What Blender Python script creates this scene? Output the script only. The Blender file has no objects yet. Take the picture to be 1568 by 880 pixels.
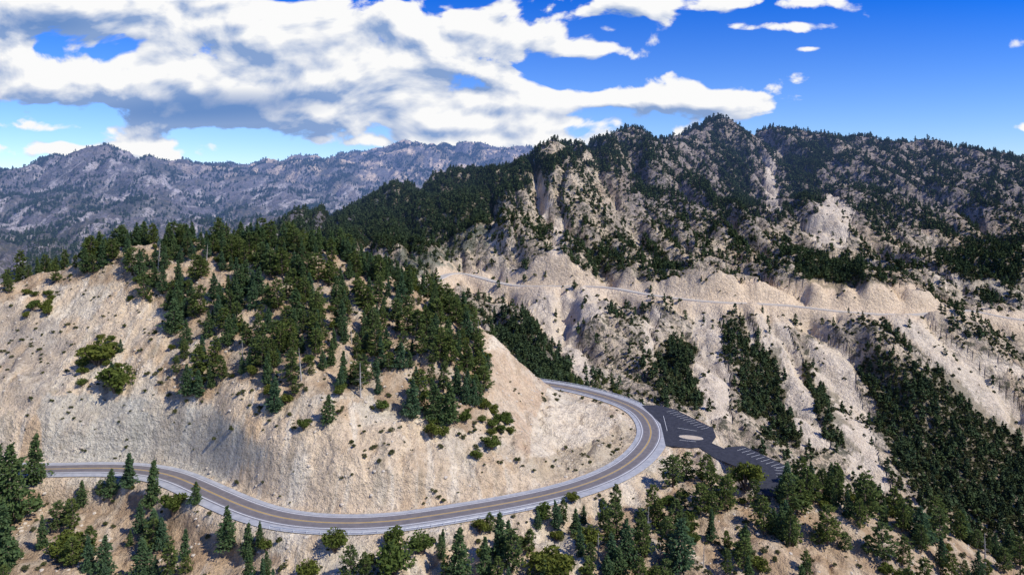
import bpy, math, numpy as np
from mathutils import Vector
rs=np.random.RandomState(7)
H=115.0; F=1060.0; U0=784.0; V0=290.0     # camera height above the road; focal length, centre column, horizon row in pixels
D=bpy.data; scene=bpy.context.scene
def link(o,parent=None):
    scene.collection.objects.link(o)
    if parent: o.parent=parent
    return o
# ------------------------------------------------------------ noise
_p=rs.permutation(256); _G=np.stack([np.cos(np.arange(256)*2*np.pi/256),np.sin(np.arange(256)*2*np.pi/256)],1)
def perlin(x,y,seed=0):
    xi=np.floor(x).astype(np.int64); yi=np.floor(y).astype(np.int64)
    xf=x-xi; yf=y-yi
    u=xf*xf*xf*(xf*(xf*6-15)+10); v=yf*yf*yf*(yf*(yf*6-15)+10)
    def g(a,b,dx,dy):
        h=_p[(_p[(a+seed*37)&255]+b)&255]
        return _G[h,0]*dx+_G[h,1]*dy
    n00=g(xi,yi,xf,yf); n10=g(xi+1,yi,xf-1,yf); n01=g(xi,yi+1,xf,yf-1); n11=g(xi+1,yi+1,xf-1,yf-1)
    a=n00+u*(n10-n00); b=n01+u*(n11-n01)
    return (a+v*(b-a))*1.45
def fbm(x,y,o=4,seed=0,r=0.5):
    t=0;a=1;s=0
    for k in range(o):
        t=t+a*perlin(x*2**k,y*2**k,seed+k); s+=a; a*=r
    return t/s*1.4
def sst(a,b,x):
    t=np.clip((x-a)/(b-a),0,1); return t*t*(3-2*t)
# ------------------------------------------------------------ terrain control points from image pixels
PIX_PTS=[ # image pixel column, pixel row, assumed depth
(0,800,262),(0,880,235),(250,800,258),(250,880,232),(400,840,235),(400,880,224),(520,850,225),(520,880,215.6),
(700,880,217),(700,830,232),(850,800,250),(850,880,222),(1000,760,268),(1000,880,225),(1100,760,266),(1100,880,226),
(1200,760,266),(1250,750,275),(1330,770,280),(1450,815,278),(1568,860,276),(1200,880,228),(1330,880,235),(1450,880,250),(1568,900,262),
(900,580,560),(1000,600,540),(1090,635,520),(1200,690,500),(1300,740,490),(1400,775,480),(1568,830,470),
(640,405,880),(700,418,830),(780,436,790),(850,438,770),(930,440,755),(1000,452,725),(1090,462,700),(1200,467,695),(1300,478,680),(1400,482,675),(1480,475,690),(1568,490,680),
(1200,430,725),(1300,445,712),(1340,436,718),(1400,462,700),(1100,430,735),
(900,228,1100),(960,216,1250),(1030,206,1330),(1080,195,1380),(1130,198,1380),(1200,211,1350),(1300,214,1350),(1400,219,1350),(1480,232,1320),(1568,250,1300),(1750,290,1250),
(820,254,1040),(760,268,1120),(700,280,1150),(620,297,1100),(540,323,1050),(440,357,1000),(560,370,930),(480,375,940),
(720,365,900),(760,350,890),(800,330,930),(760,372,860),(830,360,880),(860,300,960),(850,410,800),(845,445,760),(860,500,680),(790,470,730),(800,520,650),(830,560,600),
(960,500,650),(1050,520,640),(1150,560,610),(1250,600,590),(1350,620,580),(1450,650,570),(1568,650,590),
(950,350,900),(960,290,1020),(1050,300,1020),(1050,370,880),(1100,250,1200),(1100,330,950),(1180,310,1090),(1180,240,1280),(1180,400,830),
(1230,350,940),(1280,305,1000),(1350,345,980),(1300,400,830),(1400,300,1120),(1400,400,840),(1500,300,1090),(1500,400,850),(1568,380,890),(1300,260,1200),(1450,260,1220),
(-60,280,2500),(0,266,2500),(80,248,2500),(150,236,2500),(220,246,2500),(285,270,2500),(330,290,2450),
(270,280,3400),(330,264,3350),(400,251,3350),(470,243,3350),(560,240,3400),(600,229,3450),(640,219,3500),(700,226,3500),(760,233,3550),(840,235,3600),(900,244,3600),(1200,262,3600),(1568,262,3600),(130,290,3500),(-100,300,3600),(-250,290,2700),
(0,350,1700),(150,345,1650),(300,345,1700),(420,340,1600),(0,310,2100),(150,300,2050),(300,322,2100),(450,310,2300),(600,285,2700),(700,275,2800),
(0,450,375),(60,430,385),(130,400,395),(200,380,400),(330,372,405),(430,377,405),(520,394,400),(600,427,390),(660,457,380),(700,478,375),(740,510,368),(780,545,372),(820,578,385),
(0,600,312),(0,520,345),(100,620,308),(100,520,345),(200,640,300),(200,560,322),(200,470,358),(350,690,272),(350,620,288),(350,520,322),(350,440,360),
(480,740,252),(480,680,262),(480,600,282),(480,500,325),(480,430,360),(600,745,251),(600,680,266),(600,600,292),(600,500,335),
(700,715,265),(700,640,286),(700,560,318),(770,710,272),(770,640,300),(770,580,340),(740,600,315),(-150,470,370),(-150,600,312),
]
ZV=[ # image pixel column, assumed depth, height
(830,308,1.5),(880,325,1.5),(920,344,1.2),(870,372,1.5),(860,350,1.5),(806,328,10),(812,352,10),(838,372,7),
(1250,330,-45),(1400,350,-100),(1568,350,-120),(1300,430,-130),(1450,420,-150),(1568,420,-165),(1100,450,-80),(1000,480,-58),(900,500,-35),(1150,390,-55),
(200,480,30),(400,490,30),(600,470,15),(700,450,0),(780,440,-5),(850,450,-15),(0,470,20),(-150,470,20),
(100,600,-20),(300,650,-20),(100,900,-30),(400,800,-5),(550,700,-5),(620,600,-8),(250,1200,-30),(0,1300,-30),
(600,1400,20),(800,1700,60),(1100,1800,90),(1400,1800,80),(1700,1800,60),(1100,2500,60),(1500,2500,60),
(600,4500,60),(0,4500,60),(1200,4500,60),(1700,4500,60),
(-300,8500,0),(784,8500,0),(1900,8500,0),
(1700,280,-50),(1850,300,-60),(1800,600,-90),(1900,900,20),(1900,680,-20),(-350,290,0),(-350,420,60),(-350,600,0),(-350,1500,0),
]
for u in (-300,0,300,520,784,1000,1250,1568,1850):
    ZV+= [(u,185,-28),(u,135,-60),(u,72,-95)]
# ------------------------------------------------------------ roads
def near(u,v,z=0.0):
    Y=(H-z)*F/(v-V0); return ((u-U0)/F*Y,Y,z)
R1=[(-330,292,0),(-260,288,0)]+[near(*a) for a in [(60,718),(130,716),(200,717),(260,726),(320,752),(380,778),(440,795),(520,801),(600,798),(680,786),(760,773),(840,757),(900,740),(950,718),(980,695),(997,670),(995,650),(980,630),(950,615),(900,600),(850,590)]]
R1+=[(-10,424,0),(-60,452,1),(-98,520,3),(-112,620,7),(-95,740,11)]
def pix_pt(u,v,Y): return ((u-U0)/F*Y,Y,H-Y*(v-V0)/F)  # image pixel plus assumed depth to world point
R2=[(-95,740,11)]+[pix_pt(*a) for a in [(700,418,830),(780,436,790),(850,438,770),(930,440,755),(1000,452,725),(1090,462,700),(1200,467,695),(1300,478,680),(1400,482,675),(1480,475,690),(1568,490,680),(1750,500,670)]]
def smoothpath(P,step=2.0,it=30):
    P=np.array(P,float); out=[]
    Q=np.vstack([2*P[0]-P[1],P,2*P[-1]-P[-2]])
    for i in range(1,len(Q)-2):
        p0,p1,p2,p3=Q[i-1:i+3]; n=max(2,int(np.linalg.norm(p2-p1)/step))
        for t in np.linspace(0,1,n,endpoint=False)[:,None]:
            out.append((0.5*((2*p1)+(-p0+p2)*t+(2*p0-5*p1+4*p2-p3)*t*t+(-p0+3*p1-3*p2+p3)*t**3)).ravel())
    out.append(P[-1]); A=np.array(out)
    for _ in range(it): A[1:-1]=0.25*A[:-2]+0.5*A[1:-1]+0.25*A[2:]
    return A
P1=smoothpath(R1); P2=smoothpath(R2,3.0,12)
# ------------------------------------------------------------ terrain grid
pts=[];zz=[]
for u,v,Y in PIX_PTS: pts.append(((u-U0)/F,math.log(Y))); zz.append(H-Y*(v-V0)/F)
for u,Y,z in ZV: pts.append(((u-U0)/F,math.log(Y))); zz.append(z)
for x,y,z in R1[1:-5]: pts.append((x/y,math.log(y))); zz.append(z)
pts=np.array(pts); zz=np.array(zz)
def ker(d2): return -np.sqrt(d2+0.02**2)
n=len(pts)
A=ker(((pts[:,None]-pts[None])**2).sum(-1)); A[np.arange(n),np.arange(n)]-=0.004
Pm=np.hstack([np.ones((n,1)),pts]); M=np.zeros((n+3,n+3)); M[:n,:n]=A; M[:n,n:]=Pm; M[n:,:n]=Pm.T
W=np.linalg.solve(M,np.concatenate([zz,np.zeros(3)]))
NS,NR=1200,1000
S0,S1=-1.15,1.15; L0,L1=math.log(70),math.log(9000)
S=np.linspace(S0,S1,NS); L=np.linspace(L0,L1,NR)
GS,GL=np.meshgrid(S,L); gs=GS.ravel(); gl=GL.ravel()
Z=W[n]+W[n+1]*gs+W[n+2]*gl
for k in range(n): Z+=W[k]*ker((gs-pts[k,0])**2+(gl-pts[k,1])**2)
Y=np.exp(gl); X=gs*Y
c=.94*X+.35*Y; d=.35*X-.94*Y
wx=fbm(X/160,Y/160,3,3)*38; w3=fbm(X/31,Y/31,3,14)*13; w4=fbm(X/33+9,Y/33+5,3,15)*16
def gul(a,b,s): return np.tanh(np.sqrt(perlin(a,b,s)**2+.0025)*2.6)-.5
g1=gul((c+wx)/95,d/330,11); g2=gul((c+wx*.7+w3*.6)/38,(d+w4)/130,12); g3=gul((c+wx*.5+w3)/16,(d+w4*1.5)/50,13)
mid=sst(440,600,Y)*(1-sst(1500,1900,Y))
Z+=mid*(sst(500,900,Y)*.4+.6)*(g1*32+g2*18+g3*4.2+fbm(X/50,Y/50,4,20)*8+fbm(X/9,Y/9,2,24)*1.6)
dm=sst(1500,1900,Y)
wd=fbm(X/500,Y/500,3,8)*150
g4=gul((X*.8+Y*.5+wd)/330,(Y*.8-X*.5)/800,31); g5=gul((X*.9-Y*.3+wd*.6)/120,Y/300,32); g6=gul((X+wd*.5+w3)/50,Y/160,34)
Z+=dm*(g4*44+g5*30+g6*13+fbm(X/90,Y/90,4,33)*8)
nr=1-sst(430,560,Y)
v1=fbm(X/13,Y/13,3,5)*7; v2=fbm(X/13+4,Y/13+8,3,16)*11
rill=gul((X+v1+w3*.5)/14,(Y+v2)/55,6)
rill2=gul((X+v1)/5.5,(Y+v2)/17,9)
rm=.3+1.0*sst(-.3,.4,fbm(X/35,Y/35,2,17))
Z+=nr*(fbm(X/24,Y/24,4,40)*3.4+rm*(rill*2.6+rill2*.5)+fbm(X/5.3,Y/5.3,3,44)*.6)
# carve road benches
samp=[(x,y,z,8.2) for x,y,z in P1]+[(80,352,0,11),(84,340,0,12),(84,328,0,12),(82,316,0,9),(92,303,0,8),(102,296,0,9),(104,284,0,9),(101,270,0,8)]
def carve(samp,mask,b0):
    global Z
    idx=np.where(mask)[0]; sp=np.array(samp)
    best=np.full(len(idx),1e9); zr=np.zeros(len(idx)); x=X[idx];y=Y[idx]
    for a in sp:
        dd=np.hypot(x-a[0],y-a[1])-a[3]; m=dd<best; best[m]=dd[m]; zr[m]=a[2]
    t=sst(0,b0,best); Z[idx]=Z[idx]*t+(zr-.3)*(1-t)
    full=np.full(len(Z),1e9); full[idx]=best; return full
dr1=carve(samp,(Y>225)&(Y<800)&(X<150)&(X>-350),7.0)
dr2=carve([(x,y,z,7.0) for x,y,z in P2],(Y>600)&(Y<900),9.0)
Zg=Z.reshape(NR,NS)
def height(x,y):
    x=np.asarray(x,float);y=np.asarray(y,float)
    fi=np.clip((x/y-S0)/(S1-S0)*(NS-1),0,NS-1.001); fj=np.clip((np.log(y)-L0)/(L1-L0)*(NR-1),0,NR-1.001)
    i=fi.astype(int);j=fj.astype(int);a=fi-i;b=fj-j
    return Zg[j,i]*(1-a)*(1-b)+Zg[j,i+1]*a*(1-b)+Zg[j+1,i]*(1-a)*b+Zg[j+1,i+1]*a*b
UU=(U0+F*gs); VV=V0+F*(H-Z)/Y     # image pixel column / row of every terrain point
def sight(u,v,ymin=185):
    i=int(round(((u-U0)/F-S0)/(S1-S0)*(NS-1))); i=min(max(i,0),NS-1)
    col=V0+F*(H-Zg[:,i])/np.exp(L); ok=np.where((col<=v)&(np.exp(L)>ymin))[0]
    y=math.exp(L[ok[0]]) if len(ok) else 250.
    return (u-U0)/F*y,y
def inpoly(px,py,poly):
    r=np.zeros(px.shape,bool); k=len(poly)
    for i in range(k):
        x1,y1=poly[i];x2,y2=poly[(i+1)%k]
        if y1==y2: continue
        r^=((y1>py)!=(y2>py))&(px<(x2-x1)*(py-y1)/(y2-y1)+x1)
    return r
jx=fbm(X/25,Y/25,4,60,.6); jy=fbm(X/25,Y/25,4,70,.6)
js=np.where(Y<480,14,26)
UJ=UU+jx*js; VJ=VV+jy*js
def zone(poly,y0,y1): return inpoly(UJ,VJ,poly)&(Y>y0)&(Y<y1)
def zone2(poly,y0,y1): return inpoly(UU+jx*13,VV+jy*13,poly)&(Y>y0)&(Y<y1)
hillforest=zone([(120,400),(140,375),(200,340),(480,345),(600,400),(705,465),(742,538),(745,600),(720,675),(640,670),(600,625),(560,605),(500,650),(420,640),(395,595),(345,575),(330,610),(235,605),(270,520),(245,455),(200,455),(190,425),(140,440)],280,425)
backhill=(Y>395)&(Y<460)&(UU<760)&(UU>-300)
leftcrest=zone([(-300,380),(130,370),(130,425),(60,440),(30,460),(-300,490)],330,430)
oakl=zone([(35,455),(90,450),(75,520),(40,530)],280,420)|zone([(125,530),(180,520),(195,560),(185,615),(120,620)],270,380)|zone([(655,600),(720,600),(785,650),(780,672),(640,672)],250,380)
fgleft=zone([(-400,735),(240,745),(300,778),(330,800),(430,850),(430,1050),(-400,1050)],150,282)&(dr1>3)
fgmid=zone([(560,850),(700,830),(880,790),(905,770),(905,1050),(430,1050)],150,262)&(dr1>4)
fgright=zone([(905,790),(1000,770),(1070,720),(1125,760),(1150,765),(1210,735),(1300,715),(1420,760),(1600,840),(1900,950),(1900,1100),(905,1100)],150,305)&(dr1>1.5)
behindpark=inpoly(X,Y,[(30,412),(45,402),(72,381),(92,374),(103,342),(121,300),(126,270),(150,275),(128,312),(113,352),(102,388),(62,416),(35,425)])
# far zones
scree=np.zeros(len(X),bool)
for P in ([(795,442),(940,438),(930,475),(885,505),(910,585),(888,588),(855,530),(812,480)],[(1058,468),(1098,468),(1122,645),(1078,645)],[(1158,475),(1205,478),(1268,690),(1230,690)],
          [(1232,525),(1300,525),(1322,620),(1360,750),(1316,750),(1262,600)],[(1350,474),(1412,480),(1580,640),(1580,690),(1475,612)],[(1225,350),(1270,295),(1312,320),(1290,380),(1250,372)],
          [(1168,240),(1188,240),(1194,325),(1174,325)],[(835,412),(848,335),(866,335),(856,412)],[(812,262),(832,262),(842,335),(824,335)],[(770,450),(840,450),(830,475)],[(940,440),(1090,455),(1090,466),(940,450)],
          [(1420,420),(1568,440),(1568,452),(1430,436)],[(990,470),(1010,470),(1000,540),(985,540)],[(1128,480),(1145,480),(1165,530),(1150,530)],[(1440,520),(1568,560),(1568,580),(1450,545)]):
    scree|=zone2(P,470,1300)
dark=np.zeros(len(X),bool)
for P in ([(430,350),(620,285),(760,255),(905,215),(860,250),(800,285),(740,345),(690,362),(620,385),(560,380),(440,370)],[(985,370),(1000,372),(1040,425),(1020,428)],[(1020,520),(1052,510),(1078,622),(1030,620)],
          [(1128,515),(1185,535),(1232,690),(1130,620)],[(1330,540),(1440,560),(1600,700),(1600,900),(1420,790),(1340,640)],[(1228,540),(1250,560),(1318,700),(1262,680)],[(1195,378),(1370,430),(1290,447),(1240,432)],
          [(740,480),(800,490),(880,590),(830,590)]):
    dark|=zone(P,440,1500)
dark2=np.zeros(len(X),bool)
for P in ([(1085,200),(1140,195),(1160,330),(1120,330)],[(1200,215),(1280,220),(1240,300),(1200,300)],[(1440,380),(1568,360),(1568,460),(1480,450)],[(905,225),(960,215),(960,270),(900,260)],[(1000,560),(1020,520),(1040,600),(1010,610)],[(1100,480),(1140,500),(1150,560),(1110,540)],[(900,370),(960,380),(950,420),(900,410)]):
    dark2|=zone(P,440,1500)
saddle=zone([(590,400),(760,345),(750,365),(640,420)],700,960)
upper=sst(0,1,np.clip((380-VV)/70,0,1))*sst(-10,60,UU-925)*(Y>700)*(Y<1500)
# ------------------------------------------------------------ ground colour (albedo)
def lerp(a,b,t): return a*(1-t[:,None])+np.array(b)*t[:,None]
n1=fbm(X/30,Y/30,5,80); n2=fbm(X/8,Y/8,4,90); n3=fbm(X/100,Y/100,4,95)
C=np.tile(np.array([.74,.595,.415]),(len(X),1))
C=lerp(C,[.66,.60,.475],sst(-.1,.45,n1)*.75)
C=lerp(C,[.60,.41,.23],sst(.1,.5,fbm((X+n2*5)/14,Y/24,5,99,.6))*.6)
C=lerp(C,[.84,.74,.57],sst(.1,.4,fbm((X+n1*7)/6,Y/22,4,103,.6))*.75)
C=lerp(C,[.36,.30,.21],sst(.2,.5,fbm((X+n1*7)/6,Y/14,5,107,.65))*.65)
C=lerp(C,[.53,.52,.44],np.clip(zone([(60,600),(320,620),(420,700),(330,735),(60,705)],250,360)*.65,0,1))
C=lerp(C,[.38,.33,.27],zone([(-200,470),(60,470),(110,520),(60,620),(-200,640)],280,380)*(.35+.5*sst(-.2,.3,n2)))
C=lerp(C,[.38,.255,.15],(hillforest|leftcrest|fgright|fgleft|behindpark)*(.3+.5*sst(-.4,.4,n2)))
scarp=inpoly(UJ,VJ,[(735,535),(790,540),(850,588),(835,612),(818,700),(790,690),(770,640),(735,610)])&(Y<400)
C=lerp(C,[.62,.45,.30],scarp*(.35+.4*sst(-.2,.4,n2)))
pad=inpoly(UU+jx*5,VV+jy*5,[(812,700),(818,640),(833,614),(905,616),(938,640),(934,664),(850,696)])&(Y<400)
C=lerp(C,[.82,.72,.55],pad*.75)
apron=inpoly(UU,VV,[(800,705),(935,664),(955,640),(975,670),(930,712),(830,740)])&(Y<400)&~pad
C=lerp(C,[.50,.43,.30],apron*.5)
far=sst(430,520,Y)
Cf=np.tile(np.array([.68,.565,.41]),(len(X),1))
Cf=lerp(Cf,[.27,.24,.21],sst(-.12,.22,fbm((c+wx)/18,d/34,5,110,.6))*.74)
Cf=lerp(Cf,[.60,.43,.27],sst(.1,.5,n3)*.4)
Cf=lerp(Cf,[.78,.68,.52],sst(.1,.4,fbm((c+wx*.6)/9,d/60,4,113,.6))*.65)
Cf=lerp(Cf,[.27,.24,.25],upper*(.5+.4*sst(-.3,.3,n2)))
chan=sst(-.25,-.4,g1)*.65*(1-.6*upper)
Cf=lerp(Cf,[.74,.64,.49],chan)
Cf=lerp(Cf,[.77,.67,.53],scree*(.7+.3*np.clip(n2,0,1)))
cut=zone2([(1085,426),(1400,434),(1405,486),(1085,470)],640,760)
Cf=lerp(Cf,[.80,.62,.42],cut*.85)
Cf=lerp(Cf,[.74,.60,.43],sst(26,10,dr2+jx*16)*.75)
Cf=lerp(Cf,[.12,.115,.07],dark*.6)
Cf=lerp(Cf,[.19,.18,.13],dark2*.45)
Cf=lerp(Cf,[.20,.215,.165],saddle*.9)
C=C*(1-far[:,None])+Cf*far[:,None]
Cd=np.tile(np.array([.17,.165,.19]),(len(X),1))  # distant ranges: atmospheric haze painted into the ground colour as a bluish tint
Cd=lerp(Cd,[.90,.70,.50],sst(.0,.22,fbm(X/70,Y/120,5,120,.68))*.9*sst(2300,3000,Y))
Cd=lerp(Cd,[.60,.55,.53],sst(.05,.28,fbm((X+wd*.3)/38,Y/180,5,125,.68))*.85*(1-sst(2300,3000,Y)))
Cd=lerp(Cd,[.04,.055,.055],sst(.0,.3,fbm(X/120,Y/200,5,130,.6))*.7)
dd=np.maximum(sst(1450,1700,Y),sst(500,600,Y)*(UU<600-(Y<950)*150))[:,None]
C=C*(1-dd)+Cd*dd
mott=far*(1-.85*scree)*(1-cut)*(1-.7*chan)*sst(6,26,dr2)
me=D.meshes.new('terrain')
nv=NR*NS; me.vertices.add(nv)
me.vertices.foreach_set('co',np.stack([X,Y,Z],1).astype(np.float32).ravel())
ii,jj=np.meshgrid(np.arange(NS-1),np.arange(NR-1)); b=(jj*NS+ii).ravel()
q=np.stack([b,b+1,b+1+NS,b+NS],1).astype(np.int32); nf=len(q)
me.loops.add(nf*4); me.polygons.add(nf)
me.loops.foreach_set('vertex_index',q.ravel()); me.polygons.foreach_set('loop_start',np.arange(nf,dtype=np.int32)*4)
me.update(calc_edges=True); me.polygons.foreach_set('use_smooth',np.ones(nf,bool))
at=me.attributes.new('tint','FLOAT_COLOR','POINT'); at.data.foreach_set('color',np.hstack([C,mott[:,None]]).astype(np.float32).ravel())
terrain=link(D.objects.new('mountain_terrain',me))
# ------------------------------------------------------------ materials
def newmat(name):
    m=D.materials.new(name); m.use_nodes=True; nt=m.node_tree; nt.nodes.clear()
    m.cycles.emission_sampling='NONE'; return m,nt
def nd(nt,t,**k):
    x=nt.nodes.new(t)
    for a,b in k.items(): setattr(x,a,b)
    return x
def setin(nt,node,name,val):
    s=node.inputs[name]
    if isinstance(val,bpy.types.NodeSocket): nt.links.new(val,s)
    else: s.default_value=val
def MA(nt,op,*a,clamp=False):
    x=nd(nt,'ShaderNodeMath',operation=op,use_clamp=clamp)
    for i,v in enumerate(a): setin(nt,x,i,v)
    return x.outputs[0]
def noise(nt,scale,detail=6,rough=.6,vec=None,dist=0,dim='3D'):
    x=nd(nt,'ShaderNodeTexNoise'); x.noise_dimensions=dim; x.inputs['Scale'].default_value=scale; x.inputs['Detail'].default_value=detail
    x.inputs['Roughness'].default_value=rough; x.inputs['Distortion'].default_value=dist
    if vec is not None: nt.links.new(vec,x.inputs['Vector'])
    return x.outputs[0]
def mr(nt,v,a,b,c_,d_):
    x=nd(nt,'ShaderNodeMapRange'); setin(nt,x,0,v)
    for i,w in enumerate((a,b,c_,d_)): x.inputs[i+1].default_value=w
    return x.outputs[0]
def mixc(nt,f,a,b,mode='MIX'):
    x=nd(nt,'ShaderNodeMix',data_type='RGBA',blend_type=mode)
    setin(nt,x,0,f); setin(nt,x,6,a); setin(nt,x,7,b); return x.outputs[2]
def finish(nt,shader,haze=True):
    o=nd(nt,'ShaderNodeOutputMaterial')
    if not haze: nt.links.new(shader,o.inputs[0]); return
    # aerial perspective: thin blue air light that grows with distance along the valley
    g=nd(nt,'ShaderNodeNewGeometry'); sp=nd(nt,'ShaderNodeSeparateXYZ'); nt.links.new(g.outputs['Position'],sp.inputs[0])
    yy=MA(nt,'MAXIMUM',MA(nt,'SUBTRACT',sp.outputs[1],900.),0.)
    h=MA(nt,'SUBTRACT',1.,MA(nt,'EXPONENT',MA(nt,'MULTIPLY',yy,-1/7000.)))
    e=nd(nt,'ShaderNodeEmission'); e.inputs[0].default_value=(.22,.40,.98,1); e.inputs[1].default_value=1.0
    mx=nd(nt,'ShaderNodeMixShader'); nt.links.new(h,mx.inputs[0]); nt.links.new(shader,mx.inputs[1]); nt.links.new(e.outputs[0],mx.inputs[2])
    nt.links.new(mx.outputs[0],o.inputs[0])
def bsdf(nt,col,rough=.9,normal=None,metal=0):
    b_=nd(nt,'ShaderNodeBsdfPrincipled'); setin(nt,b_,'Base Color',col); b_.inputs['Roughness'].default_value=rough
    b_.inputs['Specular IOR Level'].default_value=.15; b_.inputs['Metallic'].default_value=metal
    if normal is not None: nt.links.new(normal,b_.inputs['Normal'])
    return b_.outputs[0]
def diff(nt,col,normal=None):
    b_=nd(nt,'ShaderNodeBsdfDiffuse'); setin(nt,b_,0,col)
    if normal is not None: nt.links.new(normal,b_.inputs['Normal'])
    return b_.outputs[0]
m,nt=newmat('decomposed_granite_slope')
a_=nd(nt,'ShaderNodeAttribute',attribute_name='tint'); geo=nd(nt,'ShaderNodeNewGeometry'); pos=geo.outputs['Position']
nA=noise(nt,.45,6,.68,pos); nB=noise(nt,.07,6,.68,pos); nC=noise(nt,1.1,3,.7,pos); nD=noise(nt,.17,5,.72,pos,.4)
col=mixc(nt,1.0,a_.outputs['Color'],mixc(nt,nA,(.38,.36,.37,1),(1.52,1.50,1.45,1)),'MULTIPLY')
col=mixc(nt,mr(nt,nB,.5,.62,0,.27),col,(.42,.31,.20,1))
col=mixc(nt,mr(nt,nC,.57,.65,0,.6),col,(.19,.16,.10,1))
mt=a_.outputs['Alpha']
col=mixc(nt,MA(nt,'MULTIPLY',mr(nt,nD,.51,.55,0,.84),mt),col,(.085,.088,.058,1))
hgt=MA(nt,'ADD',MA(nt,'MULTIPLY',nA,3.0),MA(nt,'MULTIPLY',nB,MA(nt,'ADD',MA(nt,'MULTIPLY',mt,13.),6.)))
bp=nd(nt,'ShaderNodeBump'); bp.inputs['Strength'].default_value=.9; bp.inputs['Distance'].default_value=1.0; nt.links.new(hgt,bp.inputs['Height'])
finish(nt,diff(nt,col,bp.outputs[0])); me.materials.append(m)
def simple(name,c1,c2,sc=.5,rough=.85,det=4,metal=0):
    m,nt=newmat(name); g=nd(nt,'ShaderNodeNewGeometry'); nn=noise(nt,sc,det,.65,g.outputs['Position'])
    col=mixc(nt,mr(nt,nn,.32,.68,0,1),(*c1,1),(*c2,1))
    finish(nt,bsdf(nt,col,rough,None,metal),False); return m
def foliage(name,c1,c2,c3,haze=False,tr=.3):
    m,nt=newmat(name); oi=nd(nt,'ShaderNodeObjectInfo'); g=nd(nt,'ShaderNodeNewGeometry')
    nn=noise(nt,.7,2,.6,g.outputs['Position'])
    col=mixc(nt,mr(nt,nn,.35,.65,0,1),(*c1,1),(*c2,1)); col=mixc(nt,MA(nt,'MULTIPLY',oi.outputs['Random'],.75),col,(*c3,1))
    s=diff(nt,col)
    if tr:
        t=nd(nt,'ShaderNodeBsdfTranslucent'); nt.links.new(col,t.inputs[0])
        mx=nd(nt,'ShaderNodeMixShader'); mx.inputs[0].default_value=tr; nt.links.new(s,mx.inputs[1]); nt.links.new(t.outputs[0],mx.inputs[2]); s=mx.outputs[0]
    finish(nt,s,haze); return m
M_fir=foliage('fir_needles',(.06,.105,.038),(.13,.175,.062),(.075,.135,.075))
M_pine=foliage('pine_needles',(.07,.105,.028),(.165,.195,.05),(.09,.13,.05))
M_oak=foliage('oak_leaves',(.085,.105,.022),(.18,.19,.04),(.08,.125,.035))
M_brush=foliage('chaparral_leaves',(.05,.065,.025),(.12,.13,.045),(.12,.12,.06))
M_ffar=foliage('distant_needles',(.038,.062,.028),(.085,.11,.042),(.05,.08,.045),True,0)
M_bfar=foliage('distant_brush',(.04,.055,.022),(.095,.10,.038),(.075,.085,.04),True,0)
M_bark=simple('bark',(.10,.075,.055),(.20,.15,.11),2)
M_snag=simple('weathered_wood',(.28,.25,.22),(.42,.39,.35),2)
M_asph=simple('worn_asphalt',(.16,.155,.168),(.24,.23,.24),.25)
M_lane=simple('tyre_polished_asphalt',(.125,.115,.12),(.185,.165,.158),.4)
M_shld=simple('paved_shoulder',(.27,.28,.30),(.42,.42,.42),.35)
M_new=simple('fresh_asphalt',(.026,.028,.036),(.05,.052,.065),.5)
M_yel=simple('yellow_paint',(.50,.30,.04),(.62,.40,.08),3)
M_wht=simple('white_paint',(.62,.62,.60),(.8,.8,.78),3)
M_steel=simple('galvanised_steel',(.50,.52,.54),(.68,.70,.72),3,.5)
M_conc=simple('concrete',(.46,.42,.36),(.62,.57,.50),1)
M_dirt=simple('packed_dirt',(.42,.34,.25),(.52,.44,.33),.6)
M_farrd=simple('dusty_asphalt',(.36,.34,.31),(.48,.45,.40),.3)
# ------------------------------------------------------------ mesh helper
def mkmesh(name,V,Fc,mats,mi=None):
    me=D.meshes.new(name); me.from_pydata([tuple(map(float,v)) for v in V],[],[tuple(map(int,f)) for f in Fc])
    for m in mats: me.materials.append(m)
    if mi is not None: me.polygons.foreach_set('material_index',np.array(mi,np.int32))
    me.update(); return me
def frame(P):
    T=np.gradient(P[:,:2],axis=0); T/=np.linalg.norm(T,axis=1)[:,None]
    return np.stack([T[:,1],-T[:,0]],1)     # right-hand side
def ribbon(P,o1,o2,dz,name,mat,parent):
    N=frame(P); V=[];Fc=[]
    for k,(p,nn) in enumerate(zip(P,N)):
        V.append((p[0]+nn[0]*o1,p[1]+nn[1]*o1,p[2]+dz)); V.append((p[0]+nn[0]*o2,p[1]+nn[1]*o2,p[2]+dz))
        if k: Fc.append((2*k-2,2*k-1,2*k+1,2*k))
    return link(D.objects.new(name,mkmesh(name,V,Fc,[mat])),parent)
def empty(name):
    e=D.objects.new(name,None); link(e); return e
road=empty('mountain_highway')
ribbon(P1,-6.6,8.2,-.02,'paved_shoulder',M_shld,road)
ribbon(P1,-4.6,4.8,.04,'asphalt',M_asph,road)
ribbon(P1,-3.3,-.7,.055,'inner_lane_wear',M_lane,road)
ribbon(P1,.7,3.3,.055,'outer_lane_wear',M_lane,road)
ribbon(P1,-.30,-.10,.07,'centre_line_a',M_yel,road); ribbon(P1,.10,.30,.07,'centre_line_b',M_yel,road)
ribbon(P1,-4.1,-3.85,.07,'edge_line_inner',M_wht,road); ribbon(P1,4.0,4.28,.07,'edge_line_outer',M_wht,road)
road2=empty('canyon_highway')
ribbon(P2,-5.5,5,.05,'asphalt',M_farrd,road2); ribbon(P2,-.15,.15,.09,'centre_line',M_yel,road2)
ribbon(P2,5.0,5.6,.6,'stone_wall_top',M_conc,road2)
N2=frame(P2)
V=[];Fc=[]
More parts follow.
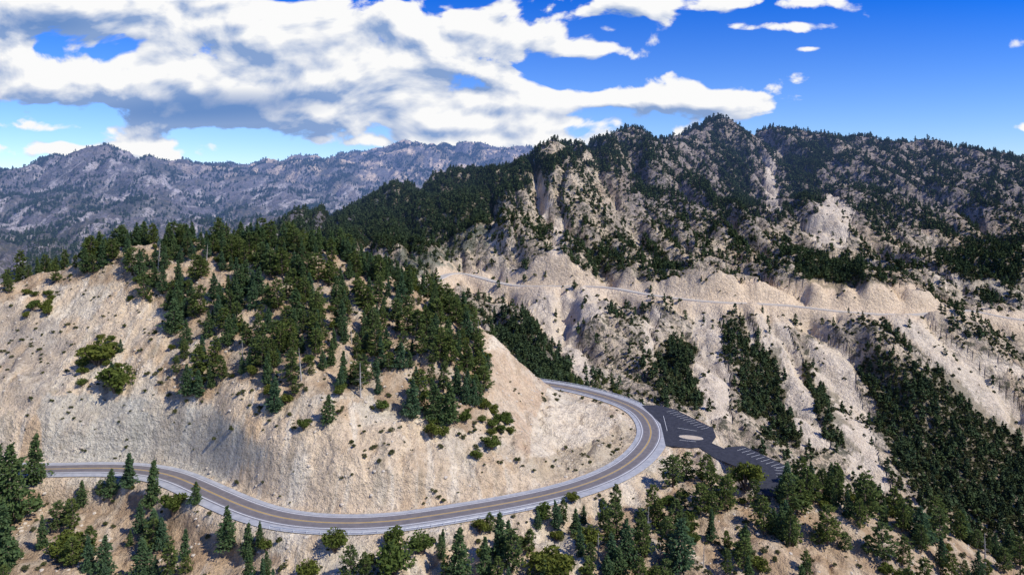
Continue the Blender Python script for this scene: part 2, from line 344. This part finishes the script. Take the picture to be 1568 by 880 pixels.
for k,(p,nn) in enumerate(zip(P2,N2)):
    V+= [(p[0]+nn[0]*5.6,p[1]+nn[1]*5.6,p[2]-1.0),(p[0]+nn[0]*5.6,p[1]+nn[1]*5.6,p[2]+.6)]
    if k: Fc.append((2*k-2,2*k-1,2*k+1,2*k))
link(D.objects.new('stone_wall_face',mkmesh('stone_wall_face',V,Fc,[M_conc])),road2)
# guardrail
def box(V,Fc,cx,cy,z0,z1,r):
    b=len(V); V+=[(cx-r,cy-r,z0),(cx+r,cy-r,z0),(cx+r,cy+r,z0),(cx-r,cy+r,z0),(cx-r,cy-r,z1),(cx+r,cy-r,z1),(cx+r,cy+r,z1),(cx-r,cy+r,z1)]
    Fc+=[(b,b+1,b+5,b+4),(b+1,b+2,b+6,b+5),(b+2,b+3,b+7,b+6),(b+3,b,b+4,b+7),(b+4,b+5,b+6,b+7)]
def guard(P,off,k0,k1,name='guardrail'):
    N=frame(P); V=[];Fc=[]; prof=[(0,.45),(.07,.52),(0,.62),(.07,.72),(0,.8)]
    for q_,k in enumerate(range(k0,k1)):
        p=P[k];nn=N[k]
        for a,z in prof: V.append((p[0]+nn[0]*(off-a),p[1]+nn[1]*(off-a),p[2]+z))
        if q_:
            for t in range(4): a=(q_-1)*5+t; Fc.append((a,a+1,a+6,a+5))
    for k in range(k0,k1,2): box(V,Fc,P[k][0]+N[k][0]*(off+.12),P[k][1]+N[k][1]*(off+.12),P[k][2]-.6,P[k][2]+.78,.09)
    link(D.objects.new(name,mkmesh(name,V,Fc,[M_steel])))
def kat(x,yl,yh):
    m=np.where((P1[:,1]>yl)&(P1[:,1]<yh))[0]; return m[np.argmin(abs(P1[m,0]-x))]
guard(P1,7.6,kat(-80,230,300),kat(22,230,300)); guard(P1,7.6,kat(62,360,380),kat(0,380,440))
# parking
park=empty('parking_lot')
def flat(name,poly,z,mat,parent):
    return link(D.objects.new(name,mkmesh(name,[(x,y,z) for x,y in poly],[tuple(range(len(poly)))],[mat])),parent)
flat('upper_asphalt',[(69,311),(80,308),(89,311),(95,322),(97,334),(91,349),(85,363),(77,370),(69,369),(71,355),(73,340),(71,325)],.012,M_new,park)
flat('connector_asphalt',[(83,311),(87,297),(93,288),(99,293),(96,304),(91,314)],.018,M_new,park)
flat('lower_asphalt',[(93,286),(96,272),(93,262),(100,258),(109,264),(115,287),(104,311),(95,309)],.024,M_new,park)
def line(p,q,w,z,V,Fc):
    p=np.array(p,float);q=np.array(q,float);t=(q-p)/np.linalg.norm(q-p);n_=np.array([t[1],-t[0]])*w/2
    b=len(V)
    for a in (p-n_,q-n_,q+n_,p+n_): V.append((a[0],a[1],z))
    Fc.append((b,b+3,b+2,b+1))
V=[];Fc=[]
for t in np.linspace(0,1,11):
    a=np.array([85,361])*(1-t)+np.array([95.5,335])*t; line(a,a+np.array([-4.8,-2.6]),.14,.04,V,Fc)
for t in np.linspace(0,1,9):
    a=np.array([104,308])*(1-t)+np.array([113.5,288])*t; line(a,a+np.array([-4.6,-2.6]),.14,.04,V,Fc)
for t in np.linspace(0,1,7):
    a=np.array([113.5,286])*(1-t)+np.array([109,268])*t; line(a,a+np.array([-5,.9]),.14,.04,V,Fc)
line((74,330),(77,352),.15,.04,V,Fc); line((77,318),(84,316),.2,.04,V,Fc); line((80,334),(88,330),.2,.04,V,Fc)
link(D.objects.new('stall_markings',mkmesh('stall_markings',V,Fc,[M_wht])),park)
def island(cx,cy,rx,ry,rot,name):
    V=[];Fc=[];k=28
    for r,z in ((1,.0),(1,.15),(.9,.16),(.88,.14)):
        for t in np.linspace(0,2*np.pi,k,endpoint=False):
            x=rx*np.cos(t)-(1-r)*2*np.cos(t);y=ry*np.sin(t)-(1-r)*2*np.sin(t)
            V.append((cx+x*math.cos(rot)-y*math.sin(rot),cy+x*math.sin(rot)+y*math.cos(rot),z+.02))
    for a in range(3):
        for t in range(k): Fc.append((a*k+t,a*k+(t+1)%k,(a+1)*k+(t+1)%k,(a+1)*k+t))
    Fc.append(tuple(range(3*k,4*k)))
    link(D.objects.new(name,mkmesh(name,V,Fc,[M_conc,M_dirt],[0]*(3*k)+[1])),park)
island(83,321,5.5,2.6,-.3,'traffic_island')
# ------------------------------------------------------------ trees
def cards(cn,size,rr,asp=.5,dirs=None):
    N=len(cn); a=rr.normal(size=(N,3)) if dirs is None else dirs+rr.normal(size=(N,3))*.45
    a/=np.linalg.norm(a,axis=1)[:,None]; b=np.cross(rr.normal(size=(N,3)),a); b/=np.linalg.norm(b,axis=1)[:,None]
    s=(size*rr.uniform(.6,1.3,N))[:,None]
    V=np.stack([cn-a*s,cn+b*s*asp,cn+a*s,cn-b*s*asp],1).reshape(-1,3)
    return V,np.arange(4*N).reshape(N,4)
def tube(p0,p1,r0,r1,k=6):
    p0=np.array(p0,float);p1=np.array(p1,float);t=p1-p0;t/=np.linalg.norm(t)
    a=np.cross(t,[.3,.9,.1]);a/=np.linalg.norm(a);b=np.cross(t,a)
    V=[p0+r0*(math.cos(x)*a+math.sin(x)*b) for x in np.linspace(0,2*np.pi,k,endpoint=False)]+[p1+r1*(math.cos(x)*a+math.sin(x)*b) for x in np.linspace(0,2*np.pi,k,endpoint=False)]
    return np.array(V),[(i,(i+1)%k,k+(i+1)%k,k+i) for i in range(k)]
class TB:
    def __init__(s): s.V=[];s.F=[];s.M=[];s.n=0
    def add(s,V,Fc,m):
        s.V.append(np.array(V)); s.F+=[tuple(int(x)+s.n for x in f) for f in Fc]; s.M+=[m]*len(Fc); s.n+=len(V)
    def mesh(s,name,mats): return mkmesh(name,np.vstack(s.V),s.F,mats,s.M)
def conifer(name,h,R,seed,mat,lev=26,br=6,per=6,card=.42,bare=.08,kind='fir'):
    rr=np.random.RandomState(seed); t=TB(); lean=rr.normal(size=2)*.02*h
    k=4 if lev<12 else 7
    tw=.022 if lev>12 else .012
    def axis(f): return np.array([lean[0]*f*f,lean[1]*f*f,h*f])
    prev=0
    for f in (.35,.7,1.):
        V,Fc=tube(axis(prev),axis(f),tw*h*(1-prev)+.01,tw*h*(1-f)+.01,k); t.add(V,Fc,0); prev=f
    cc=[];dr=[]
    asym=rr.uniform(0,2*np.pi); ph=rr.uniform(0,6.28)
    for i in range(lev):
        f=bare+(1-bare)*((i+rr.uniform(-.3,.3))/lev); f=min(max(f,bare),.985); g=(f-bare)/(1-bare)
        wob=1+.2*math.sin(g*13+ph)+rr.normal()*.08
        if kind=='fir': L_=R*(1-g)**.75*min(1,.5+g*3)*wob
        else: L_=R*((1-g)**.5*min(1,.6+g*1.6)*.92+.06)*wob
        for j in range(br):
            if rr.rand()<(.14 if kind=='fir' else .3): continue
            an=j*2*np.pi/br+i*1.1+rr.uniform(-.4,.4); l=L_*rr.uniform(.55,1.25)*(1+.18*math.cos(an-asym))
            dz=(-.2 if kind=='fir' else .12)*l+ (g-.3)*.3*l
            dirv=np.array([math.cos(an),math.sin(an),dz/max(l,.01)]); o=axis(f)
            if lev>12 and (kind!='fir' or j%3==0):
                V,Fc=tube(o,o+dirv*l*.85,.03+.004*h*(1-f),.02,3); t.add(V,Fc,0)
            n_=max(2,int(per*l/R*1.25)+1)
            lo=.15 if kind=='fir' else .35
            w=rr.uniform(lo,1,n_)**.7
            p=o+dirv*l*w[:,None]; side=np.array([-math.sin(an),math.cos(an),0])
            p=p+side*(rr.normal(size=n_)*.16*l*(.3+w))[:,None]; p[:,2]-= (w**2)*l*.08 - rr.normal(size=n_)*.05*R
            cc.append(p); dr.append(np.repeat(dirv[None],n_,0))
    cc=np.vstack(cc);dr=np.vstack(dr)
    for rep in range(3 if lev>12 else 1):
        V,Fc=cards(cc+rr.normal(size=cc.shape)*card*.45*(1 if rep else .2),card,rr,.5 if lev>12 else .6,dr); t.add(V,Fc,1)
    V,Fc=cards(np.repeat(axis(.985)[None],6,0)+rr.normal(size=(6,3))*[.1,.1,.35],card*.7,rr,.4,np.tile([0,0,1.],(6,1))); t.add(V,Fc,1)
    return t.mesh(name,[M_bark if lev>12 else mat,mat])
def bushy(name,h,R,seed,mat,lobes=12,per=90,card=.3,trunk=True):
    rr=np.random.RandomState(seed); t=TB(); 
    for i in range(lobes):
        an=rr.uniform(0,2*np.pi); r=R*math.sqrt(rr.rand())*.68; z=h*(.34+.42*rr.rand()*(1-(r/R)**2*.6)); lr=R*rr.uniform(.24,.46)
        cen=np.array([r*math.cos(an),r*math.sin(an),z])
        if trunk:
            V,Fc=tube((rr.normal()*.15,rr.normal()*.15,-.3),cen,.035*h,.01*h,4); t.add(V,Fc,0)
        dv=rr.normal(size=(per,3)); dv/=np.linalg.norm(dv,axis=1)[:,None]
        p=cen+dv*lr*rr.uniform(.55,1.15,(per,1))*np.array([1,1,.85]); p[:,2]=np.maximum(p[:,2],.05*h)
        V,Fc=cards(p,card,rr,.6); t.add(V,Fc,1)
    return t.mesh(name,[M_bark,mat])
FIR=[conifer('fir_mesh%d'%i,14,2.5+.35*i,100+i,M_fir,lev=28,br=7,per=7,card=.38) for i in range(5)]
PIN=[conifer('pine_mesh%d'%i,13,2.9+.25*i,200+i,M_pine,lev=18,br=6,per=8,card=.42,bare=.15,kind='pine') for i in range(5)]
OAK=[bushy('oak_mesh%d'%i,5,2.9,300+i,M_oak,14,100,.28) for i in range(4)]
def snagmesh(seed):
    rr=np.random.RandomState(seed); t=TB(); V,Fc=tube((0,0,-.4),(.2,.1,11),.26,.04,7); t.add(V,Fc,0)
    for k in range(26):
        z=rr.uniform(2.5,10.6); an=rr.uniform(0,6.28); l=(11.5-z)*.22*rr.uniform(.5,1.2)
        V,Fc=tube((.01*z,0,z),(l*math.cos(an),l*math.sin(an),z+l*rr.uniform(-.3,.3)),.05,.012,4); t.add(V,Fc,0)
    return t.mesh('snag_mesh',[M_snag])
SNAG=snagmesh(5)
placed=[]
def put(kind,x,y,h):
    rr=rs
    if kind=='fir': ms=FIR[rr.randint(5)];base=14;nm='fir_tree'
    elif kind=='pine': ms=PIN[rr.randint(5)];base=13;nm='pine_tree'
    elif kind=='oak': ms=OAK[rr.randint(4)];base=5;nm='canyon_oak'
    else: ms=SNAG;base=11;nm='dead_pine_snag'
    o=D.objects.new(nm,ms); s=h/base; w=rr.uniform(.9,1.4); o.scale=(s*w,s*w*rr.uniform(.88,1.1),s)
    o.location=(x,y,float(height(x,y))-.15); o.rotation_euler=(rr.normal()*.035,rr.normal()*.035,rr.uniform(0,6.28)); link(o); placed.append((x,y))
for u,v,hp,k in [(22,800,120,'fir'),(50,755,80,'fir'),(8,875,105,'fir'),(-15,800,120,'fir'),(195,755,55,'fir'),(230,785,75,'fir'),(170,765,45,'fir'),(265,790,35,'oak'),(125,778,42,'fir'),(215,820,48,'fir'),(300,772,36,'fir'),
    (348,840,66,'fir'),(378,860,58,'fir'),(250,845,50,'fir'),(110,855,45,'oak'),(160,882,62,'fir'),(218,885,60,'fir'),(283,858,48,'fir'),(258,890,60,'pine'),(512,850,36,'oak'),(470,888,30,'oak'),(408,846,20,'oak'),(645,850,34,'oak'),(607,842,36,'oak'),
    (600,888,56,'oak'),(560,892,50,'pine'),(700,892,85,'fir'),(765,858,74,'fir'),(742,885,60,'fir'),(785,880,70,'pine'),(840,890,55,'oak'),(875,770,17,'oak'),(835,800,26,'oak'),(810,850,40,'pine'),(903,838,32,'oak'),(945,830,62,'pine'),(925,815,55,'pine'),
    (960,870,75,'fir'),(1042,880,80,'fir'),(1090,775,62,'pine'),(1072,790,50,'pine'),(1143,752,48,'oak'),(1020,850,62,'pine'),(1205,790,64,'pine'),(1235,775,62,'pine'),(1280,775,68,'pine'),(1325,800,78,'pine'),
    (420,632,58,'fir'),(503,650,45,'fir'),(325,598,34,'fir'),(150,560,40,'oak'),(178,600,45,'oak'),(265,510,52,'fir'),(632,640,60,'fir'),(690,650,62,'fir'),(130,420,44,'fir'),(30,425,40,'pine'),(660,672,25,'oak'),(465,660,20,'oak'),(585,632,22,'oak'),(752,690,22,'oak'),(730,705,18,'oak')]:
    x,y=sight(u,v); put(k,x,y,hp*y/F)
for u,v,hp in [(97,405,30),(76,400,26),(308,372,26),(990,830,55),(372,560,40)]:
    x,y=sight(u,v); put('snag',x,y,hp*y/F)
def scatter(mask,count,dmin,extra=None,clump=0):
    w=mask.astype(float)*Y*Y
    if clump: w=w*np.clip(.5+clump*fbm(X/16,Y/16,3,140),.03,2)
    if extra is not None: w=w*extra
    cs=np.cumsum(w); k=np.searchsorted(cs,rs.rand(count*(4 if dmin>0 else 1))*cs[-1]); k=np.clip(k,0,len(X)-1)
    dl=(L1-L0)/(NR-1); ds=(S1-S0)/(NS-1)
    ll=gl[k]+rs.uniform(-.5,.5,len(k))*dl; ss=gs[k]+rs.uniform(-.5,.5,len(k))*ds
    y=np.exp(ll);x=ss*y
    if dmin<=0: return x,y,k
    cell={};out=[]
    def key(a,b): return (int(a//dmin),int(b//dmin))
    for p in placed: cell.setdefault(key(*p),[]).append(p)
    for a,b_,kk in zip(x,y,k):
        ca,cb=key(a,b_);ok=True
        for i in (-1,0,1):
            for j in (-1,0,1):
                for p in cell.get((ca+i,cb+j),()):
                    if (p[0]-a)**2+(p[1]-b_)**2<dmin*dmin: ok=False
        if ok: cell.setdefault((ca,cb),[]).append((a,b_)); out.append((a,b_,kk))
        if len(out)>=count: break
    return tuple(np.array(z) for z in zip(*out))
def grow(mask,count,dmin,mix,hr,clump=0):
    x,y,k=scatter(mask&(dr1>1.5),count,dmin,None,clump)
    for a,b_ in zip(x,y):
        kd=rs.choice(list(mix),p=list(mix.values())); h=rs.uniform(*hr)
        if kd=='oak': h=rs.uniform(3,5.5)
        put(kd,a,b_,h)
grow(hillforest,620,2.9,{'fir':.45,'pine':.37,'oak':.17,'snag':.01},(6.5,16),1.1)
grow(backhill&(Z>8),120,5.5,{'fir':.5,'pine':.5},(9,15))
grow(leftcrest,54,4.0,{'fir':.2,'pine':.5,'oak':.3},(7,12))
grow(oakl,44,2.8,{'oak':.8,'fir':.2},(6,10))
grow(fgleft,120,3.2,{'fir':.48,'pine':.24,'oak':.28},(6,13),1.0)
grow(fgmid,72,3.6,{'fir':.4,'pine':.3,'oak':.3},(6,12),.8)
grow(fgright,370,3.1,{'fir':.32,'pine':.47,'oak':.19,'snag':.02},(6.5,14),.9)
grow(behindpark,70,4.2,{'pine':.65,'oak':.35},(6,10))
# ------------------------------------------------------------ instanced masses
def coll(name,meshes):
    c_=D.collections.new(name)
    for i,m in enumerate(meshes): c_.objects.link(D.objects.new('%s_form_%02d'%(name,i),m))
    return c_
def instances(name,c_,x,y,sc,scz,idx,sink):
    me=D.meshes.new(name); N=len(x); me.vertices.add(N)
    z=height(x,y)-sink
    me.vertices.foreach_set('co',np.stack([x,y,z],1).astype(np.float32).ravel())
    a=me.attributes.new('sc','FLOAT_VECTOR','POINT'); a.data.foreach_set('vector',np.stack([sc,sc,scz],1).astype(np.float32).ravel())
    a=me.attributes.new('rot','FLOAT_VECTOR','POINT'); a.data.foreach_set('vector',np.stack([rs.normal(size=N)*.04,rs.normal(size=N)*.04,rs.uniform(0,6.28,N)],1).astype(np.float32).ravel())
    a=me.attributes.new('pick','INT','POINT'); a.data.foreach_set('value',idx.astype(np.int32))
    o=link(D.objects.new(name,me)); md=o.modifiers.new('scatter','NODES')
    ng=D.node_groups.new(name+'_scatter','GeometryNodeTree'); md.node_group=ng
    ng.interface.new_socket('Geometry',in_out='INPUT',socket_type='NodeSocketGeometry'); ng.interface.new_socket('Geometry',in_out='OUTPUT',socket_type='NodeSocketGeometry')
    gi=ng.nodes.new('NodeGroupInput');go=ng.nodes.new('NodeGroupOutput'); ip=ng.nodes.new('GeometryNodeInstanceOnPoints'); ci=ng.nodes.new('GeometryNodeCollectionInfo')
    ci.inputs['Collection'].default_value=c_; ci.inputs['Separate Children'].default_value=True; ci.inputs['Reset Children'].default_value=True
    def na(nm,t):
        k=ng.nodes.new('GeometryNodeInputNamedAttribute'); k.data_type=t; k.inputs['Name'].default_value=nm
        return [s for s in k.outputs if s.name=='Attribute' and s.enabled][0]
    ng.links.new(gi.outputs[0],ip.inputs['Points']); ng.links.new(ci.outputs[0],ip.inputs['Instance']); ip.inputs['Pick Instance'].default_value=True
    ng.links.new(na('pick','INT'),ip.inputs['Instance Index']); ng.links.new(na('rot','FLOAT_VECTOR'),ip.inputs['Rotation']); ng.links.new(na('sc','FLOAT_VECTOR'),ip.inputs['Scale'])
    ng.links.new(ip.outputs[0],go.inputs[0])
FT=[conifer('far_fir%d'%i,9,2.4,400+i,M_ffar,lev=9,br=6,per=3,card=.95,bare=.04) for i in range(3)]+[conifer('far_pine%d'%i,8,2.6,420+i,M_ffar,lev=8,br=6,per=3,card=.95,bare=.08,kind='pine') for i in range(2)]
SH=[bushy('far_shrub%d'%i,2.6,1.9,500+i,M_bfar,5,14,.6,False) for i in range(3)]
NSH=[bushy('near_shrub%d'%i,1.6,1.2,520+i,M_brush,7,45,.17,False) for i in range(4)]
cF=coll('conifer',FT); cS=coll('shrub',SH); cN=coll('near_shrub',NSH)
cl=fbm(X/45,Y/45,4,150,.6); st=fbm((c+wx)/26,d/90,4,155,.6)
midm=(Y>455)&(Y<1480)&(gs<1.0)&(gs>-.7)&(dr2>2)
rib=sst(-.3,.2,g1)
dens=np.clip(.36+cl*.9+st*.9,.06,2)*(1+.7*upper)*(.35+.65*rib)
dens=np.where(dark,2.0,dens); dens=np.where(dark2,np.maximum(dens,1.3),dens); dens=np.where(scree,.03,dens); dens=np.where(cut,.03,dens); dens=np.where(saddle,.15,dens)
dens=dens*(.3+.7*sst(6,24,dr2)); dens=np.where((UU<540)&(Y<1400)&~dark,.5,dens)
low=(VV>480)&(UU>900)
densT=dens*np.where(low,.55,1.0)
x,y,k=scatter(midm,42000,0,densT)
s=rs.uniform(.55,1.25,len(x))
instances('distant_conifer_forest',cF,x,y,s*rs.uniform(.85,1.2,len(x)),s,rs.randint(0,5,len(x)),.4)
x,y,k=scatter(midm,90000,0,np.clip(dens,.04,2)*np.where(low,1.7,1.))
s=rs.uniform(.5,1.4,len(x))*np.where(y<700,.9,1.1)
instances('distant_chaparral',cS,x,y,s,s*rs.uniform(.8,1.2,len(x)),rs.randint(0,3,len(x)),.3)
far_m=(Y>1480)&(Y<3700)&(gs<.15)&(gs>-.95)
df=np.clip(.15+fbm(X/130,Y/200,5,130,.6)*1.8,.02,1.5)
x,y,k=scatter(far_m,26000,0,df)
s=rs.uniform(.7,1.4,len(x))
instances('distant_range_forest',cF,x,y,s*1.25,s,rs.randint(0,5,len(x)),.3)
nearm=(Y>185)&(Y<430)&(dr1>.8)&~pad
x,y,k=scatter(nearm,4200,0,np.clip(.32+fbm(X/10,Y/10,3,160)*1.4,.05,2)*np.where(hillforest|oakl|apron,1.5,1.0)*np.where(scarp,.3,1))
s=rs.uniform(.3,1.25,len(x))**1.3
instances('chaparral_shrubs',cN,x,y,s,s,rs.randint(0,4,len(x)),.1)
def rock(seed):
    rr=np.random.RandomState(seed); import bmesh
    bm=bmesh.new(); bmesh.ops.create_icosphere(bm,subdivisions=2,radius=.6)
    for v in bm.verts: v.co*= 1+rr.uniform(-.22,.22); v.co.z*=.65
    me=D.meshes.new('rock%d'%seed); bm.to_mesh(me); bm.free(); me.materials.append(M_rock); return me
M_rock=simple('granite_rock',(.38,.33,.26),(.62,.54,.43),1.5)
cR=coll('stone',[rock(i) for i in range(3)])
x,y,k=scatter(nearm,4200,0,np.clip(.2+fbm(X/9,Y/9,3,170)*1.5,.03,2)); s=rs.uniform(.25,1.0,len(x))**1.6*1.4
instances('slope_boulders',cR,x,y,s,s,rs.randint(0,3,len(x)),.05)
# ------------------------------------------------------------ sun + sky
az=math.radians(119); el=math.radians(47)
ts=Vector((math.sin(az)*math.cos(el),math.cos(az)*math.cos(el),math.sin(el)))
sl=D.lights.new('sun','SUN'); sl.energy=5.0; sl.angle=math.radians(.53); sl.color=(1,.955,.88)
so=link(D.objects.new('sun',sl)); so.rotation_euler=ts.to_track_quat('Z','Y').to_euler()
w=D.worlds.new('World'); scene.world=w; w.use_nodes=True; nt=w.node_tree; nt.nodes.clear()
w.cycles.sampling_method='MANUAL'; w.cycles.sample_map_resolution=256
sky=nd(nt,'ShaderNodeTexSky',sky_type='NISHITA'); sky.sun_disc=False; sky.sun_elevation=el; sky.sun_rotation=az; sky.altitude=1500; sky.dust_density=.4; sky.ozone_density=2.5
tc=nd(nt,'ShaderNodeTexCoord'); sp=nd(nt,'ShaderNodeSeparateXYZ'); nt.links.new(tc.outputs['Generated'],sp.inputs[0])
m_=lambda op,*a,**k: MA(nt,op,*a,**k)
ay=m_('MAXIMUM',m_('ABSOLUTE',sp.outputs[1]),.2)
e_=m_('DIVIDE',sp.outputs[2],ay)
Ux=m_('MULTIPLY_ADD',m_('DIVIDE',sp.outputs[0],ay),10.6,7.84); Vx=m_('MULTIPLY_ADD',e_,-10.6,2.9)
def total(L_,U_,V_):
    t=None
    for (u,v,su,sv_,amp) in L_:
        a=m_('MULTIPLY_ADD',U_,1/su,-u/su); b=m_('MULTIPLY_ADD',V_,1/sv_,-v/sv_)
        q_=m_('MULTIPLY_ADD',a,a,m_('MULTIPLY',b,b)); g_=m_('EXPONENT',m_('MULTIPLY',q_,-1.))
        t=m_('MULTIPLY_ADD',g_,amp,t if t is not None else 0.)
    return t
BL=[(.7,1.2,2.0,.5,1.3),(.6,.15,2.2,.42,1.2),(2.5,.7,.7,.7,.7),(4.4,.45,1.6,.75,1.3),(5.6,1.2,.9,.45,.7),(7.3,.6,1.3,.75,1.4),(9.3,.78,.75,.18,1.1),(9.9,1.52,2.3,.18,1.6),(11.8,.42,1.1,.12,.95),(12.2,.03,1.0,.15,1.0),
    (9.6,.05,.8,.25,1.0),(3.5,1.6,2.1,.45,1.3),(7.3,1.9,2.2,.2,1.0),(.5,1.93,1.1,.12,1.0),(1.4,2.3,2.2,.16,.9),(7.6,2.18,2.4,.13,1.25),(15.6,1.95,.6,.1,.7),(12.4,.75,.35,.06,.7),(-5,1,3,.8,.8),(9,-4,5,1.5,.6),(0,-4,4,1.5,.6),(14.6,.5,1.6,.8,-.7)]
DK=[(.7,.35,1.2,.28,1.15),(3.7,1.6,1.9,.34,1.15),(2.0,1.75,1.2,.22,.55),(7.2,1.35,1.1,.18,.75),(4.1,.98,.9,.16,.55),(9.0,.45,.4,.2,.3),(5.7,.35,.25,.5,.45)]
def field(ou,ov,det):
    U_=m_('ADD',Ux,ou); V_=m_('ADD',Vx,ov)
    cx=nd(nt,'ShaderNodeCombineXYZ'); nt.links.new(m_('MULTIPLY_ADD',U_,.62,3.1),cx.inputs[0]); nt.links.new(m_('MULTIPLY_ADD',V_,1.05,7.7),cx.inputs[1])
    a=noise(nt,1.0,det,.55,cx.outputs[0],.25,'2D')
    # billow: rounded cauliflower lobes
    wv=nd(nt,'ShaderNodeVectorMath',operation='ADD'); nt.links.new(cx.outputs[0],wv.inputs[0])
    nz=nd(nt,'ShaderNodeTexNoise'); nz.noise_dimensions='2D'; nz.inputs['Scale'].default_value=3.0; nz.inputs['Detail'].default_value=4; nt.links.new(cx.outputs[0],nz.inputs['Vector'])
    sc=nd(nt,'ShaderNodeVectorMath',operation='SCALE'); nt.links.new(nz.outputs['Color'],sc.inputs[0]); sc.inputs['Scale'].default_value=.24; nt.links.new(sc.outputs[0],wv.inputs[1])
    r=m_('MULTIPLY',m_('SUBTRACT',a,.5),3.1)
    for scl,wt in ((1.5,.85),(3.8,.42)):
        vo=nd(nt,'ShaderNodeTexVoronoi',feature='SMOOTH_F1',voronoi_dimensions='2D'); vo.inputs['Scale'].default_value=scl; vo.inputs['Smoothness'].default_value=.2; vo.inputs['Detail'].default_value=0; nt.links.new(wv.outputs[0],vo.inputs['Vector'])
        r=m_('SUBTRACT',r,m_('MULTIPLY',m_('SUBTRACT',vo.outputs['Distance'],.38),wt))
    return m_('ADD',r,total(BL,U_,V_))
d0=field(0,0,7); d1=field(.11,-.19,5); drk=total(DK,Ux,Vx)
mask=mr(nt,m_('SUBTRACT',d0,.40),0,.30,0,1)
mask.node.interpolation_type='SMOOTHSTEP'
lit=m_('MULTIPLY_ADD',m_('SUBTRACT',d0,d1),1.1,.76)
lit=m_('SUBTRACT',lit,m_('MULTIPLY',drk,.62),clamp=True)
ccol=mixc(nt,lit,(.25,.38,.66,1),(1.0,1.0,1.0,1))
deep=mixc(nt,mr(nt,drk,.6,1.15,0,.65),ccol,(.10,.24,.56,1))
skyc=mixc(nt,1.0,sky.outputs[0],mixc(nt,mr(nt,e_,.0,.28,0,1),(.98,1.10,1.32,1),(.05,.52,1.5,1)),'MULTIPLY')
b1=nd(nt,'ShaderNodeBackground'); nt.links.new(skyc,b1.inputs[0]); b1.inputs[1].default_value=.12
b2=nd(nt,'ShaderNodeBackground'); nt.links.new(deep,b2.inputs[0]); b2.inputs[1].default_value=.97
mx=nd(nt,'ShaderNodeMixShader'); nt.links.new(m_('MULTIPLY',mask,mr(nt,e_,-.01,.03,0,1)),mx.inputs[0]); nt.links.new(b1.outputs[0],mx.inputs[1]); nt.links.new(b2.outputs[0],mx.inputs[2])
ow=nd(nt,'ShaderNodeOutputWorld'); nt.links.new(mx.outputs[0],ow.inputs[0])
# ------------------------------------------------------------ camera
cam=D.cameras.new('camera'); cam.sensor_width=36; cam.lens=36*F/1568; cam.shift_y=-150/1568; cam.clip_start=1; cam.clip_end=20000
co=link(D.objects.new('camera',cam)); co.location=(0,0,H); co.rotation_euler=(math.radians(90),0,0); scene.camera=co
scene.view_settings.view_transform='Standard'; scene.view_settings.look='None'; scene.view_settings.exposure=0
